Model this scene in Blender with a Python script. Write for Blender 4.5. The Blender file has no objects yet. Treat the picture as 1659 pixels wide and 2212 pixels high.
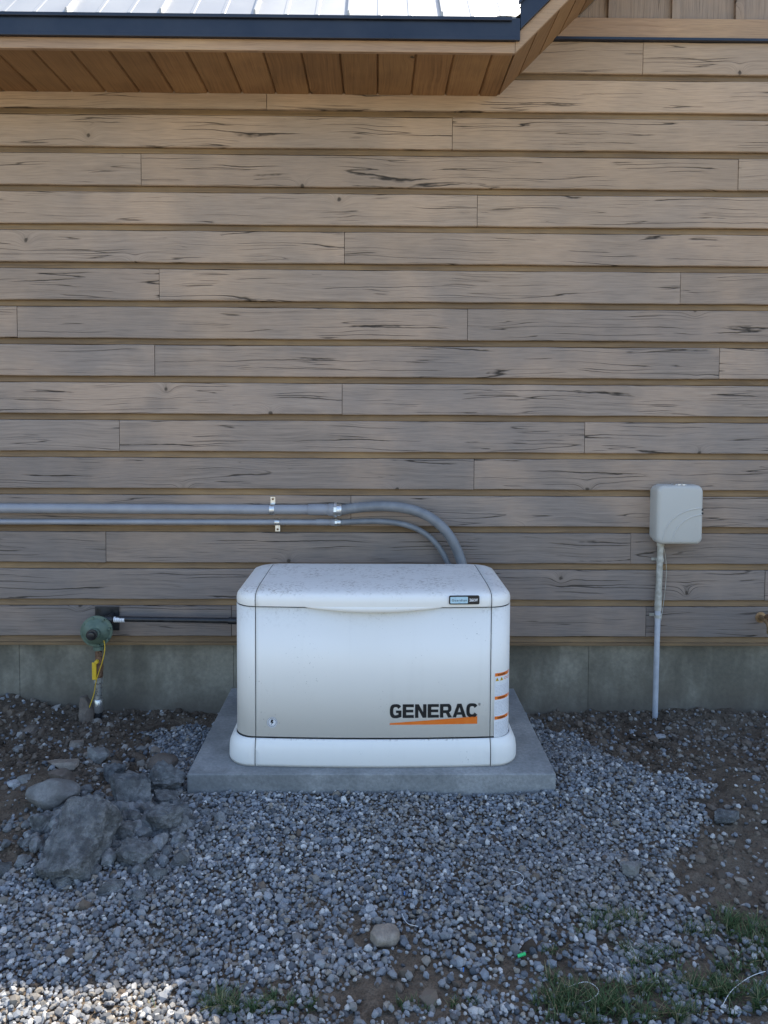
import bpy, bmesh, math, random
import numpy as np
from mathutils import Vector, Matrix, Euler
random.seed(7); rng=np.random.default_rng(11)
sc=bpy.context.scene
col=sc.collection
# ---------------------------------------------------------------- camera
F=1600.0; PITCH=2.5; YAW=0.64; ROLL=0.3; SHY=-0.069; H=1.61; CY=-4.05
cd=bpy.data.cameras.new("camera"); cam=bpy.data.objects.new("camera",cd); col.objects.link(cam)
cd.sensor_fit='VERTICAL'; cd.sensor_height=36; cd.lens=F/2212*36; cd.shift_y=SHY; cd.clip_end=2000; cd.clip_start=.05
R=(Matrix.Rotation(math.radians(-YAW),3,'Z')@Matrix.Rotation(math.radians(90-PITCH),3,'X')@Matrix.Rotation(math.radians(ROLL),3,'Z'))
cam.matrix_world=Matrix.Translation((0,CY,H))@R.to_4x4()
sc.camera=cam
def ray(px,py):
    return R@Vector(((px-829.5)/F, -(py-1106)/F+SHY*2212/F, -1))
def P(px,py,Y):
    d=ray(px,py); t=(Y-CY)/d.y; return Vector((d.x*t,Y,H+d.z*t))
def G(px,py,Z=0.0):
    d=ray(px,py); t=(Z-H)/d.z; return Vector((d.x*t,CY+d.y*t,Z))
# ---------------------------------------------------------------- node helpers
def nd(nt,t,ins=None,**pr):
    n=nt.nodes.new(t)
    for k,v in pr.items(): setattr(n,k,v)
    for k,v in (ins or {}).items():
        s=n.inputs[k]
        if isinstance(v,bpy.types.NodeSocket): nt.links.new(v,s)
        else: s.default_value=v
    return n
def mth(nt,op,a,b=0.0,c=None,clamp=False):
    ins={0:a,1:b}
    if c is not None: ins[2]=c
    return nd(nt,'ShaderNodeMath',ins,operation=op,use_clamp=clamp).outputs[0]
def mix(nt,f,a,b,bt='MIX'):
    return nd(nt,'ShaderNodeMix',{0:f,6:a,7:b},data_type='RGBA',blend_type=bt).outputs[2]
def c4(c): return (c[0],c[1],c[2],1.0)
def ramp(nt,f,stops,interp='LINEAR'):
    n=nd(nt,'ShaderNodeValToRGB',{0:f}); r=n.color_ramp; r.interpolation=interp
    while len(r.elements)<len(stops): r.elements.new(0.5)
    for e,(p,c) in zip(r.elements,stops): e.position=p; e.color=c4(c) if len(c)==3 else c
    return n.outputs[0]
def newmat(name,rough=.6,metal=0.0,spec=.5):
    m=bpy.data.materials.new(name); m.use_nodes=True; nt=m.node_tree; nt.nodes.clear()
    b=nd(nt,'ShaderNodeBsdfPrincipled',{'Roughness':rough,'Metallic':metal,'Specular IOR Level':spec})
    o=nd(nt,'ShaderNodeOutputMaterial',{0:b.outputs[0]})
    return m,nt,b
def noise(nt,vec,scale,detail=4,rough=.55,dist=0.0):
    return nd(nt,'ShaderNodeTexNoise',{'Vector':vec,'Scale':scale,'Detail':detail,'Roughness':rough,'Distortion':dist}).outputs[0]
def maprange(nt,v,a,b,c=0.0,d=1.0):
    return nd(nt,'ShaderNodeMapRange',{0:v,1:a,2:b,3:c,4:d}).outputs[0]
def bump(nt,b,h,strength,dist):
    n=nd(nt,'ShaderNodeBump',{'Strength':strength,'Distance':dist,'Height':h}); nt.links.new(n.outputs[0],b.inputs['Normal'])
def simple(name,ca,cb,scale=20,rough=.6,metal=0,bs=.15,bd=.002,detail=3,spec=.5):
    m,nt,b=newmat(name,rough,metal,spec)
    tc=nd(nt,'ShaderNodeTexCoord').outputs['Object']
    n=noise(nt,tc,scale,detail)
    c=mix(nt,maprange(nt,n,.35,.65),c4(ca),c4(cb))
    nt.links.new(c,b.inputs['Base Color'])
    nt.links.new(maprange(nt,n,.3,.7,max(rough-.08,0.02),min(rough+.08,1)),b.inputs['Roughness'])
    if bs: bump(nt,b,noise(nt,tc,scale*6,2),bs,bd)
    return m
# ---- wood
def wood(name,dark,mid,light,tan,axis='X',crack=1.0,bounce_gold=None,rough=.75,fine=1.0,knots=True,low=None):
    m,nt,b=newmat(name,rough,0,.25)
    tc=nd(nt,'ShaderNodeTexCoord').outputs['Object']
    geo=nd(nt,'ShaderNodeNewGeometry'); r=geo.outputs['Random Per Island']
    sep=nd(nt,'ShaderNodeSeparateXYZ',{0:tc}); X,Y,Z=sep.outputs
    if axis=='X': L,A,B=X,Z,Y
    elif axis=='Y': L,A,B=Y,X,Z
    else: L,A,B=Z,X,Y
    Lr=mth(nt,'MULTIPLY_ADD',r,53.0,L); Ar=mth(nt,'MULTIPLY_ADD',r,17.0,A)
    base=nd(nt,'ShaderNodeCombineXYZ',{0:Lr,1:B,2:Ar}).outputs[0]
    kv=nd(nt,'ShaderNodeTexVoronoi',{'Vector':nd(nt,'ShaderNodeCombineXYZ',{0:Lr,1:Ar,2:0.0}).outputs[0],'Scale':1.9},voronoi_dimensions='2D')
    kd=kv.outputs['Distance']
    ksel=mth(nt,'GREATER_THAN',nd(nt,'ShaderNodeSeparateColor',{0:kv.outputs['Color']}).outputs[0],.60)
    kwarp=mth(nt,'MULTIPLY',mth(nt,'POWER',maprange(nt,kd,0,.20,1,0),3.0),mth(nt,'MULTIPLY',ksel,.06))
    wn=noise(nt,base,1.6,2)
    wz=mth(nt,'MULTIPLY_ADD',mth(nt,'SUBTRACT',wn,.5),.06,Ar)
    wz=mth(nt,'ADD',wz,kwarp)
    v=nd(nt,'ShaderNodeCombineXYZ',{0:Lr,1:0.0,2:wz}).outputs[0]
    def st(sl,sa,detail,ro=.6,loc=0.0):
        mp=nd(nt,'ShaderNodeMapping',{'Vector':v,'Scale':(sl,1,sa),'Location':(loc,loc,loc)}).outputs[0]
        return noise(nt,mp,1.0,detail,ro)
    g_=st(1.3,70,4); f_=st(7*fine,300*fine,2)
    c=ramp(nt,g_,[(.25,dark),(.5,mid),(.75,light)])
    pn=noise(nt,base,1.5,4,.6)
    c=mix(nt,maprange(nt,pn,.44,.60,0,.8),c,c4(tan))
    pg=noise(nt,nd(nt,'ShaderNodeMapping',{'Vector':tc,'Scale':(1,1,1.5),'Location':(3,0,8)}).outputs[0],1.3,4,.6)
    c=mix(nt,maprange(nt,pg,.44,.60,0,.5),c,c4((dark[0]*1.12,dark[1]*1.22,dark[2]*1.36)))
    if bounce_gold:
        gz=maprange(nt,mth(nt,'MULTIPLY_ADD',mth(nt,'SUBTRACT',noise(nt,tc,.9,2),.5),2.4,Z),1.8,3.5,0,.85)  # warm bounce light under the eave, put into the wood colour
        c=mix(nt,gz,c,mix(nt,.5,c,c4(bounce_gold)))
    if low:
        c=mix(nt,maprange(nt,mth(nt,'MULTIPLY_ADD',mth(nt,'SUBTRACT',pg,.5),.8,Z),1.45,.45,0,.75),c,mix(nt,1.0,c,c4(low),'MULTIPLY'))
    c=mix(nt,maprange(nt,f_,.30,.56,.42,0),c,mix(nt,.65,c,(0.04,.032,.026,1)))
    bri=maprange(nt,r,0,1,.90,1.10)
    c=mix(nt,1.0,c,nd(nt,'ShaderNodeCombineColor',{0:bri,1:bri,2:bri}).outputs[0],'MULTIPLY')
    hgt=mth(nt,'MULTIPLY_ADD',f_,.25,mth(nt,'MULTIPLY',g_,.5))
    if crack:
        k_=st(.50,21,1.0,.4,3.3); k2=st(.9,44,1,.4,7.7)
        msk=maprange(nt,st(1.7,9,1,.5,1.1),.38,.55,.035,0)
        msk2=maprange(nt,st(2.4,17,1,.5,5.1),.40,.58,.06,0)
        wv=mth(nt,'MULTIPLY',mth(nt,'SUBTRACT',st(20,55,1.5,.5,2.2),.5),.026)
        def rid(kk,mk,lo,hi,cen):
            d=mth(nt,'ADD',mth(nt,'ABSOLUTE',mth(nt,'ADD',mth(nt,'SUBTRACT',kk,cen),wv)),mk)
            return maprange(nt,d,lo,hi,1,0)
        ridge=rid(k_,msk,.002,.0135,.5); ridge2=rid(k2,msk2,.002,.018,.45)
        crk=mth(nt,'MAXIMUM',ridge,mth(nt,'MULTIPLY',ridge2,.8))
        c=mix(nt,mth(nt,'MULTIPLY',crk,.93*crack),c,(0.03,.024,.019,1))
        hgt=mth(nt,'SUBTRACT',hgt,mth(nt,'MULTIPLY',crk,1.0*crack))
    if knots:
        kk=mth(nt,'MULTIPLY_ADD',noise(nt,tc,45,2),.035,kd)
        knot=mth(nt,'MULTIPLY',maprange(nt,kk,.030,.042,1,0),ksel)
        halo=mth(nt,'MULTIPLY',maprange(nt,kd,.02,.07,.3,0),ksel)
        c=mix(nt,halo,c,mix(nt,.6,c,(.12,.09,.065,1)))
        c=mix(nt,mth(nt,'MULTIPLY',knot,.8),c,(0.04,.03,.022,1))
    nt.links.new(c,b.inputs['Base Color'])
    bump(nt,b,hgt,.6,.004)
    return m
M_side=wood('weathered_siding',(.215,.172,.142),(.315,.25,.205),(.40,.318,.262),(.44,.325,.245),bounce_gold=(.60,.40,.23),low=(.70,.72,.75))
M_chan=wood('channel_wood',(.14,.088,.048),(.235,.152,.082),(.31,.205,.112),(.32,.205,.10),crack=0,knots=False)
M_soff=wood('stained_soffit',(.20,.108,.05),(.32,.175,.08),(.41,.235,.112),(.43,.25,.115),axis='Y',crack=0,fine=.6)
M_fasc=wood('stained_fascia',(.30,.185,.11),(.43,.275,.17),(.50,.33,.21),(.52,.34,.20),crack=.2,rough=.6,knots=False)
M_batt=wood('gable_boards',(.22,.165,.13),(.31,.24,.19),(.37,.29,.235),(.39,.28,.20),axis='Z',crack=.5)
M_roof=simple('roof_steel',(.36,.355,.34),(.41,.405,.39),3,.45,.0,.05,.001)
M_trim=simple('dark_metal_trim',(.008,.013,.028),(.014,.021,.040),6,.35,0,.03,.001)
def concrete(name,a,bcol,stain,scale=4,speck=True,vert=False,bs=.4,island=False,bd=.005):
    m,nt,b=newmat(name,.85,0,.25)
    tc=nd(nt,'ShaderNodeTexCoord').outputs['Object']
    n1=noise(nt,tc,scale,5,.6); n2=noise(nt,tc,scale*14,4,.6)
    c=mix(nt,maprange(nt,n1,.38,.62),c4(a),c4(bcol))
    vm=nd(nt,'ShaderNodeMapping',{'Vector':tc,'Scale':(1,1,.35) if vert else (1,1,1),'Location':(4,2,1)}).outputs[0]
    n3=noise(nt,vm,scale*.9,4,.65)
    c=mix(nt,maprange(nt,n3,.46,.60,0,.75),c,c4(stain))
    c=mix(nt,maprange(nt,n2,.3,.7,.32,0),c,(.05,.05,.05,1))
    if speck:
        vo=nd(nt,'ShaderNodeTexVoronoi',{'Vector':tc,'Scale':110.0}).outputs['Distance']
        c=mix(nt,maprange(nt,vo,.08,.16,.45,0),c,(.06,.055,.05,1))
    if island:
        r=nd(nt,'ShaderNodeNewGeometry').outputs['Random Per Island']; bri=maprange(nt,r,0,1,.55,1.3)
        c=mix(nt,1.0,c,nd(nt,'ShaderNodeCombineColor',{0:bri,1:bri,2:bri}).outputs[0],'MULTIPLY')
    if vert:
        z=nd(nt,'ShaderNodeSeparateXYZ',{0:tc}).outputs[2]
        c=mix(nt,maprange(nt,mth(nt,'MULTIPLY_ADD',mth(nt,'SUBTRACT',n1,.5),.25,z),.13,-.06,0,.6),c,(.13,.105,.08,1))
    nt.links.new(c,b.inputs['Base Color'])
    bump(nt,b,n2,bs,bd)
    return m
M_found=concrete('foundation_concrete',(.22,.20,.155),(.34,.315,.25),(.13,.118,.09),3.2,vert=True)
M_pad=concrete('pad_concrete',(.28,.285,.28),(.37,.37,.36),(.22,.225,.22),5)
M_rub=concrete('rubble_concrete',(.19,.20,.20),(.36,.365,.36),(.10,.10,.098),20,bs=1.0,bd=.012)
M_rubc=concrete('rubble_crumb',(.17,.18,.185),(.32,.33,.33),(.13,.125,.115),20,bs=1.0,island=True)
# soil
m,nt,b=newmat('soil',.95,0,.15); M_soil=m
tc=nd(nt,'ShaderNodeTexCoord').outputs['Object']
n1=noise(nt,tc,1.7,4,.6); n2=noise(nt,tc,26,4,.65); n3=noise(nt,tc,150,3,.6)
c=ramp(nt,n2,[(.3,(.058,.043,.031)),(.5,(.12,.091,.065)),(.7,(.19,.148,.108))])
c=mix(nt,maprange(nt,n1,.4,.65,0,.5),c,(.21,.17,.125,1))
c=mix(nt,maprange(nt,n3,.35,.6,.45,0),c,(.035,.027,.02,1))
sy=nd(nt,'ShaderNodeSeparateXYZ',{0:tc}).outputs[1]
far=maprange(nt,sy,-3.0,-4.5,0,1)
c=mix(nt,far,c,mix(nt,maprange(nt,noise(nt,tc,.5,3),.4,.6),(.40,.35,.27,1),(.30,.28,.19,1)))  # out-of-view ground coloured paler and warmer to bounce light onto the house
nt.links.new(c,b.inputs['Base Color'])
bump(nt,b,mth(nt,'ADD',n2,mth(nt,'MULTIPLY',n3,.4)),1.0,.012)
def stone_mat(name,stops,rough=.8,sp=.35):
    m,nt,b=newmat(name,rough,0,sp)
    g=nd(nt,'ShaderNodeNewGeometry'); r=g.outputs['Random Per Island']
    tc=nd(nt,'ShaderNodeTexCoord').outputs['Object']
    c=ramp(nt,r,stops)
    n=noise(nt,tc,260,2,.6)
    c=mix(nt,maprange(nt,n,.3,.7,.35,0),c,mix(nt,.6,c,(.03,.03,.03,1)))
    n2=noise(nt,tc,1.6,3)
    c=mix(nt,maprange(nt,n2,.45,.65,0,.30),c,(.22,.19,.155,1))
    nt.links.new(c,b.inputs['Base Color'])
    return m
M_grav=stone_mat('gravel_stone',[(0,(.07,.078,.088)),(.14,(.16,.175,.192)),(.3,(.28,.30,.325)),(.42,(.21,.195,.17)),(.52,(.36,.375,.385)),(.62,(.115,.125,.14)),(.73,(.31,.265,.205)),(.84,(.24,.262,.29)),(.93,(.56,.54,.50)),(1,(.66,.64,.60))])
M_clod=stone_mat('soil_clod',[(0,(.06,.046,.034)),(.4,(.125,.095,.07)),(.8,(.19,.148,.112)),(.93,(.25,.225,.19)),(1,(.42,.39,.35))],.95,.1)
m,nt,b=newmat('grass_blade',.6,0,.3); M_grass=m
r=nd(nt,'ShaderNodeNewGeometry').outputs['Random Per Island']
nt.links.new(ramp(nt,r,[(0,(.028,.060,.018)),(.5,(.055,.10,.032)),(.78,(.085,.125,.05)),(.88,(.19,.165,.085)),(1,(.27,.23,.12))]),b.inputs['Base Color'])
def paint(name,colr,rough=.42,dirt=1.0):
    m,nt,b=newmat(name,rough,0,.5)
    tc=nd(nt,'ShaderNodeTexCoord').outputs['Object']
    n1=noise(nt,tc,3.5,4,.6)
    c=mix(nt,maprange(nt,n1,.35,.7,0,.04*dirt),c4(colr),(.42,.38,.32,1))
    sp=noise(nt,tc,130,2,.5); ar=noise(nt,tc,5,3)
    spm=mth(nt,'MULTIPLY',maprange(nt,sp,.69,.73),maprange(nt,ar,.50,.64))
    z=nd(nt,'ShaderNodeSeparateXYZ',{0:nd(nt,'ShaderNodeNewGeometry').outputs['Normal']}).outputs[2]
    up=maprange(nt,z,.5,.95)
    dust=mth(nt,'MULTIPLY',mth(nt,'MULTIPLY',up,maprange(nt,noise(nt,tc,70,4,.7),.50,.64,0,.75)),maprange(nt,noise(nt,tc,6,3,.6),.42,.58))
    c=mix(nt,mth(nt,'MULTIPLY',dust,dirt),c,(.34,.29,.23,1))
    c=mix(nt,mth(nt,'MULTIPLY',spm,.5*dirt),c,(.17,.14,.11,1))
    stv=nd(nt,'ShaderNodeMapping',{'Vector':tc,'Scale':(26,26,1.6)}).outputs[0]
    c=mix(nt,mth(nt,'MULTIPLY',maprange(nt,noise(nt,stv,1,3),.58,.75,0,.04),dirt),c,(.38,.33,.27,1))
    nt.links.new(c,b.inputs['Base Color'])
    nt.links.new(maprange(nt,n1,.3,.7,rough-.06,rough+.12),b.inputs['Roughness'])
    return m
M_gen=paint('bisque_paint',(.86,.83,.77),.36)
M_core=simple('shadow_frame',(.03,.03,.03),(.05,.05,.05),20,.7)  # near-black core; shade of the panel seams is put into its colour
M_black=simple('black_ink',(.008,.008,.009),(.012,.012,.013),40,.45,0,0)
M_orange=simple('orange_ink',(.80,.17,.015),(.84,.20,.02),40,.45,0,0)
M_label=simple('label_white',(.76,.76,.77),(.82,.82,.83),50,.45,0,0)
M_grey=simple('grey_ink',(.38,.38,.40),(.44,.44,.46),90,.5,0,0)
M_blue=simple('badge_blue',(.42,.62,.72),(.48,.68,.77),50,.3,0,0)
M_conduit=simple('grey_pvc',(.27,.275,.30),(.32,.325,.35),9,.36,0,.08,.001)
M_flex=simple('flexible_pvc',(.17,.178,.19),(.22,.228,.24),15,.45,0,.08,.001)
M_zinc=simple('zinc_steel',(.60,.60,.58),(.80,.80,.78),60,.32,.85,.2,.001)
M_blkpipe=simple('black_iron',(.014,.014,.016),(.03,.03,.032),30,.4,0,.15,.001)
M_green=simple('green_casting',(.085,.125,.092),(.125,.175,.13),25,.5,0,.3,.001)
M_yel=simple('yellow_vinyl',(.68,.43,.025),(.76,.50,.04),40,.4,0,.1,.001)
M_rust=simple('rusty_iron',(.12,.065,.04),(.28,.16,.09),70,.8,.2,.4,.001)
M_brass=simple('brass',(.30,.19,.10),(.45,.30,.17),50,.5,.6,.2,.001)
M_box=paint('box_plastic',(.50,.485,.445),.45,.5)
M_boxpipe=simple('painted_pipe',(.36,.335,.27),(.55,.53,.47),35,.55,0,.3,.001)
M_boxpipe2=simple('pvc_riser',(.42,.44,.48),(.52,.54,.58),18,.45,0,.1,.001)
M_rockg=concrete('grey_rock',(.20,.20,.19),(.31,.30,.28),(.145,.135,.12),9,speck=False,bs=.7)
M_rockt=concrete('tan_rock',(.27,.225,.18),(.38,.325,.265),(.19,.16,.13),9,speck=False,bs=.6)
M_rockb=concrete('brown_rock',(.15,.118,.092),(.23,.185,.148),(.11,.088,.07),9,speck=False,bs=.8)
M_rockw=concrete('pale_rock',(.38,.38,.38),(.52,.52,.51),(.28,.26,.24),9,speck=False,bs=.6)
M_gplas=simple('green_plastic',(.02,.45,.12),(.03,.52,.15),40,.4)
M_string=simple('white_string',(.7,.7,.68),(.8,.8,.78),40,.6)
M_bplas=simple('blue_plastic',(.05,.16,.42),(.06,.2,.5),40,.4)
# ---------------------------------------------------------------- mesh builder
class MB:
    def __init__(s): s.v=[];s.f=[];s.mi=[];s.sm=[]
    def add(s,v,f,mi=0,M=None,smooth=False):
        o=len(s.v)
        for p in v:
            p=Vector(p); s.v.append(tuple(M@p) if M is not None else tuple(p))
        for q in f: s.f.append([i+o for i in q]); s.mi.append(mi); s.sm.append(smooth)
    def box(s,lo,hi,mi=0,M=None):
        x0,y0,z0=lo;x1,y1,z1=hi
        s.add([(x0,y0,z0),(x1,y0,z0),(x1,y1,z0),(x0,y1,z0),(x0,y0,z1),(x1,y0,z1),(x1,y1,z1),(x0,y1,z1)],
              [(0,3,2,1),(4,5,6,7),(0,1,5,4),(1,2,6,5),(2,3,7,6),(3,0,4,7)],mi,M)
    def tube(s,pts,rad,n=20,mi=0,caps=True,smooth=True):
        pts=[Vector(p) for p in pts]
        if not isinstance(rad,(list,tuple)): rad=[rad]*len(pts)
        T=[]
        for i in range(len(pts)):
            a=pts[max(i-1,0)];b_=pts[min(i+1,len(pts)-1)]; t=(b_-a)
            if t.length<1e-7: t=T[-1] if T else Vector((0,0,1))
            T.append(t.normalized())
        u=T[0].orthogonal().normalized(); v=[];f=[]
        for i,p in enumerate(pts):
            u=(u-T[i]*u.dot(T[i])).normalized(); w=T[i].cross(u)
            for k in range(n):
                a=2*math.pi*k/n; v.append(p+(u*math.cos(a)+w*math.sin(a))*rad[i])
        for i in range(len(pts)-1):
            for k in range(n):
                k2=(k+1)%n; f.append((i*n+k,i*n+k2,(i+1)*n+k2,(i+1)*n+k))
        s.add(v,f,mi,None,smooth)
        if caps:
            s.add(v[:n],[tuple(reversed(range(n)))],mi); s.add(v[-n:],[tuple(range(n))],mi)
    def lathe(s,prof,org,axis,n=32,mi=0):
        axis=Vector(axis).normalized(); u=axis.orthogonal().normalized(); w=axis.cross(u); org=Vector(org)
        v=[];f=[]
        for (h,r) in prof:
            for k in range(n):
                a=2*math.pi*k/n; v.append(org+axis*h+(u*math.cos(a)+w*math.sin(a))*max(r,1e-4))
        for i in range(len(prof)-1):
            for k in range(n):
                k2=(k+1)%n; f.append((i*n+k,i*n+k2,(i+1)*n+k2,(i+1)*n+k))
        f.append(tuple(reversed(range(n)))); f.append(tuple(range((len(prof)-1)*n,len(prof)*n)))
        s.add(v,f,mi,None,False)
    def obj(s,name,mats,parent=None,bevel=0,seg=2,autosmooth=False):
        me=bpy.data.meshes.new(name); me.from_pydata(s.v,[],s.f)
        if not isinstance(mats,(list,tuple)): mats=[mats]
        for m_ in mats: me.materials.append(m_)
        me.polygons.foreach_set('material_index',s.mi); me.polygons.foreach_set('use_smooth',s.sm); me.update()
        o=bpy.data.objects.new(name,me); col.objects.link(o)
        if parent: o.parent=parent
        if autosmooth:
            me.polygons.foreach_set('use_smooth',[True]*len(me.polygons)); sharp(me,math.radians(35))
        if bevel:
            bm_=o.modifiers.new('bevel','BEVEL'); bm_.width=bevel; bm_.segments=seg; bm_.limit_method='ANGLE'; bm_.angle_limit=math.radians(35)
        return o
def sharp(me,ang):
    bm=bmesh.new(); bm.from_mesh(me)
    for e in bm.edges:
        if len(e.link_faces)==2 and e.calc_face_angle(0)>ang: e.smooth=False
    bm.to_mesh(me); bm.free()
def empty(name,loc,label,cat,group=None):
    e=bpy.data.objects.new(name,None); col.objects.link(e); e.empty_display_size=.1
    e["label"]=label; e["category"]=cat
    if group: e["group"]=group
    return e
def top(o,label,cat,group=None):
    o["label"]=label;o["category"]=cat
    if group:o["group"]=group
# ---------------------------------------------------------------- value noise
def vn(x,y,seed=0):
    x=np.asarray(x,float);y=np.asarray(y,float)
    xi=np.floor(x);yi=np.floor(y);fx=x-xi;fy=y-yi
    def h(a,b_):
        t=np.sin(a*127.1+b_*311.7+seed*74.7)*43758.5453; return t-np.floor(t)
    sx=fx*fx*(3-2*fx);sy_=fy*fy*(3-2*fy)
    return (h(xi,yi)*(1-sx)+h(xi+1,yi)*sx)*(1-sy_)+(h(xi,yi+1)*(1-sx)+h(xi+1,yi+1)*sx)*sy_
def sstep(a,b_,x):
    t=np.clip((x-a)/(b_-a),0,1); return t*t*(3-2*t)
polypx=[(285,1548),(480,1535),(1130,1515),(1300,1610),(1500,1695),(1545,1780),(1450,1850),(1490,1995),(1760,2010),(2000,2420),(-500,2420),(-250,1930),(50,1890),(200,1790),(330,1650)]
poly=[(G(a,b_,.01).x,G(a,b_,.01).y) for a,b_ in polypx]
def inside(x,y):
    r_=np.zeros(x.shape,bool); n=len(poly); j=n-1
    for i in range(n):
        xi,yi=poly[i];xj,yj=poly[j]
        c_=((yi>y)!=(yj>y))&(x<(xj-xi)*(y-yi)/(yj-yi+1e-12)+xi); r_^=c_; j=i
    return r_
def gmask(x,y):
    w=.11
    return inside(x+(vn(x*5,y*5,1)-.5)*w*2+(vn(x*17,y*17,2)-.5)*w, y+(vn(x*5,y*5,3)-.5)*w*2+(vn(x*17,y*17,4)-.5)*w)
RC=G(235,1800,.03)
B1=G(780,2110,0);B2=G(1390,2140,0)
def hgt(x,y):
    x=np.asarray(x,float);y=np.asarray(y,float)
    b_=-.066+.083*sstep(.30,.95,-y)
    b_=b_+.085*np.exp(-((x+2.1)/.32)**2-((y+.12)/.28)**2)
    b_=b_+.03*np.exp(-((x-1.9)/.6)**2-((y+.9)/.5)**2)
    b_=b_+.065*np.exp(-((x-RC.x)/.22)**2-((y-RC.y)/.15)**2)
    g_=gmask(x,y).astype(float)
    near=np.exp(-np.maximum(0,np.hypot(x,y)-4)/4)
    b_=b_+near*((vn(x*2.2,y*2.2,5)-.5)*.022+(1-g_*.7)*((vn(x*9,y*9,6)-.5)*.030+(vn(x*26,y*26,7)-.5)*.022+(vn(x*55,y*55,8)-.5)*.010))
    return b_
def h1(x,y): return float(hgt(np.array([x]),np.array([y]))[0])
def axisc(lo,hi,step,far):
    c_=list(np.arange(lo,hi+1e-6,step)); s_=step;x=hi
    while x<far: s_*=1.35;x+=s_;c_.append(x)
    s_=step;x=lo;pre=[]
    while x>-far: s_*=1.35;x-=s_;pre.append(x)
    return np.array(pre[::-1]+c_)
gx_=axisc(-2.6,2.6,.018,300); gy_=axisc(-2.7,.05,.018,300)
XX,YY=np.meshgrid(gx_,gy_); ZZ=hgt(XX,YY)
nx=len(gx_);ny=len(gy_)
co=np.stack([XX,YY,ZZ],-1).reshape(-1,3)
ii,jj=np.meshgrid(np.arange(nx-1),np.arange(ny-1)); a=(jj*nx+ii).ravel()
faces=np.stack([a,a+1,a+1+nx,a+nx],-1)
def npmesh(name,co,faces,mat,smooth=False):
    me=bpy.data.meshes.new(name); k=faces.shape[1]
    me.vertices.add(len(co)); me.vertices.foreach_set('co',co.astype(np.float32).ravel())
    me.loops.add(faces.size); me.loops.foreach_set('vertex_index',faces.astype(np.int32).ravel())
    me.polygons.add(len(faces)); me.polygons.foreach_set('loop_start',np.arange(0,faces.size,k,dtype=np.int32))
    me.polygons.foreach_set('use_smooth',[smooth]*len(faces))
    me.materials.append(mat); me.update(calc_edges=True)
    o=bpy.data.objects.new(name,me); col.objects.link(o); return o
gr=npmesh('ground',co,faces,M_soil,True); gr["kind"]="structure"; gr["label"]="dark soil yard beside the house"; gr["category"]="ground"
def ico(sub):
    bm=bmesh.new(); bmesh.ops.create_icosphere(bm,subdivisions=sub,radius=1)
    v=np.array([p.co[:] for p in bm.verts]); f=np.array([[q.index for q in t.verts] for t in bm.faces]); bm.free(); return v,f
def scatter(name,x,y,z,size,mat,flat=.62,K=24,sub=1,rough=.2):
    bv,bf=ico(sub); N=len(x); vi=rng.integers(0,K,N)
    var=[]
    for k in range(K):
        s_=np.array([1,rng.uniform(.65,.95),rng.uniform(flat-.14,flat+.14)])
        var.append(bv*(1+rng.uniform(-rough,rough,(len(bv),1)))*s_)
    var=np.array(var)
    a=rng.uniform(0,2*np.pi,N);b_=rng.normal(0,.45,N);c_=rng.normal(0,.45,N)
    ca,sa,cb,sb,cc,s2=np.cos(a),np.sin(a),np.cos(b_),np.sin(b_),np.cos(c_),np.sin(c_)
    Rz=np.zeros((N,3,3));Rz[:,0,0]=ca;Rz[:,0,1]=-sa;Rz[:,1,0]=sa;Rz[:,1,1]=ca;Rz[:,2,2]=1
    Rx=np.zeros((N,3,3));Rx[:,0,0]=1;Rx[:,1,1]=cb;Rx[:,1,2]=-sb;Rx[:,2,1]=sb;Rx[:,2,2]=cb
    Ry=np.zeros((N,3,3));Ry[:,1,1]=1;Ry[:,0,0]=cc;Ry[:,0,2]=s2;Ry[:,2,0]=-s2;Ry[:,2,2]=cc
    RR=Rz@Rx@Ry
    V=var[vi]*size[:,None,None]
    V=np.einsum('nij,nkj->nki',RR,V)+np.stack([x,y,z],-1)[:,None,:]
    fa=(bf[None]+(np.arange(N)*len(bv))[:,None,None]).reshape(-1,3)
    return npmesh(name,V.reshape(-1,3),fa,mat,False)
padL=G(402,1675,.10);padR=G(1200,1669,.10)
PX0=padL.x;PX1=padR.x;PY0=(padL.y+padR.y)/2;PY1=-.10
def notpad(x,y,m_=.0): return ~((x>PX0-m_)&(x<PX1+m_)&(y>PY0-m_)&(y<PY1+m_))
def gridpts(sp,x0=-2.4,x1=2.4,y0=-2.6,y1=-.005):
    a,b_=np.meshgrid(np.arange(x0,x1,sp),np.arange(y0,y1,sp)); a=a.ravel();b_=b_.ravel()
    return a+rng.uniform(-.6,.6,a.size)*sp,b_+rng.uniform(-.6,.6,a.size)*sp
x,y=gridpts(.0108)
d_=np.where(gmask(x,y),1.0,.05)
d_=d_*(1-.93*np.clip(1.05*np.exp(-((x-B1.x)/.22)**2-((y-B1.y)/.22)**2)+ 1.1*np.exp(-((x-B2.x)/.55)**2-((y-B2.y)/.22)**2),0,1)*sstep(.16,.42,vn(x*6,y*6,21)))
d_=d_*(.80+.35*vn(x*4,y*4,9))
k=(rng.random(x.size)<d_)&notpad(x,y,.004)
x=x[k];y=y[k]; sz=rng.lognormal(math.log(.0080),.34,x.size).clip(.004,.020)
z=hgt(x,y)+rng.uniform(-.003,.014,x.size)
o=scatter('gravel',x,y,z,sz,M_grav); o["kind"]="stuff"; o["label"]="crushed blue-grey gravel spread around the concrete pad"; o["category"]="gravel"
x,y=gridpts(.016)
d_=np.where(gmask(x,y),.08,.75*sstep(.25,.7,vn(x*7,y*7,13))+.15)
k=(rng.random(x.size)<d_)&notpad(x,y,.006); x=x[k];y=y[k]
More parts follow.
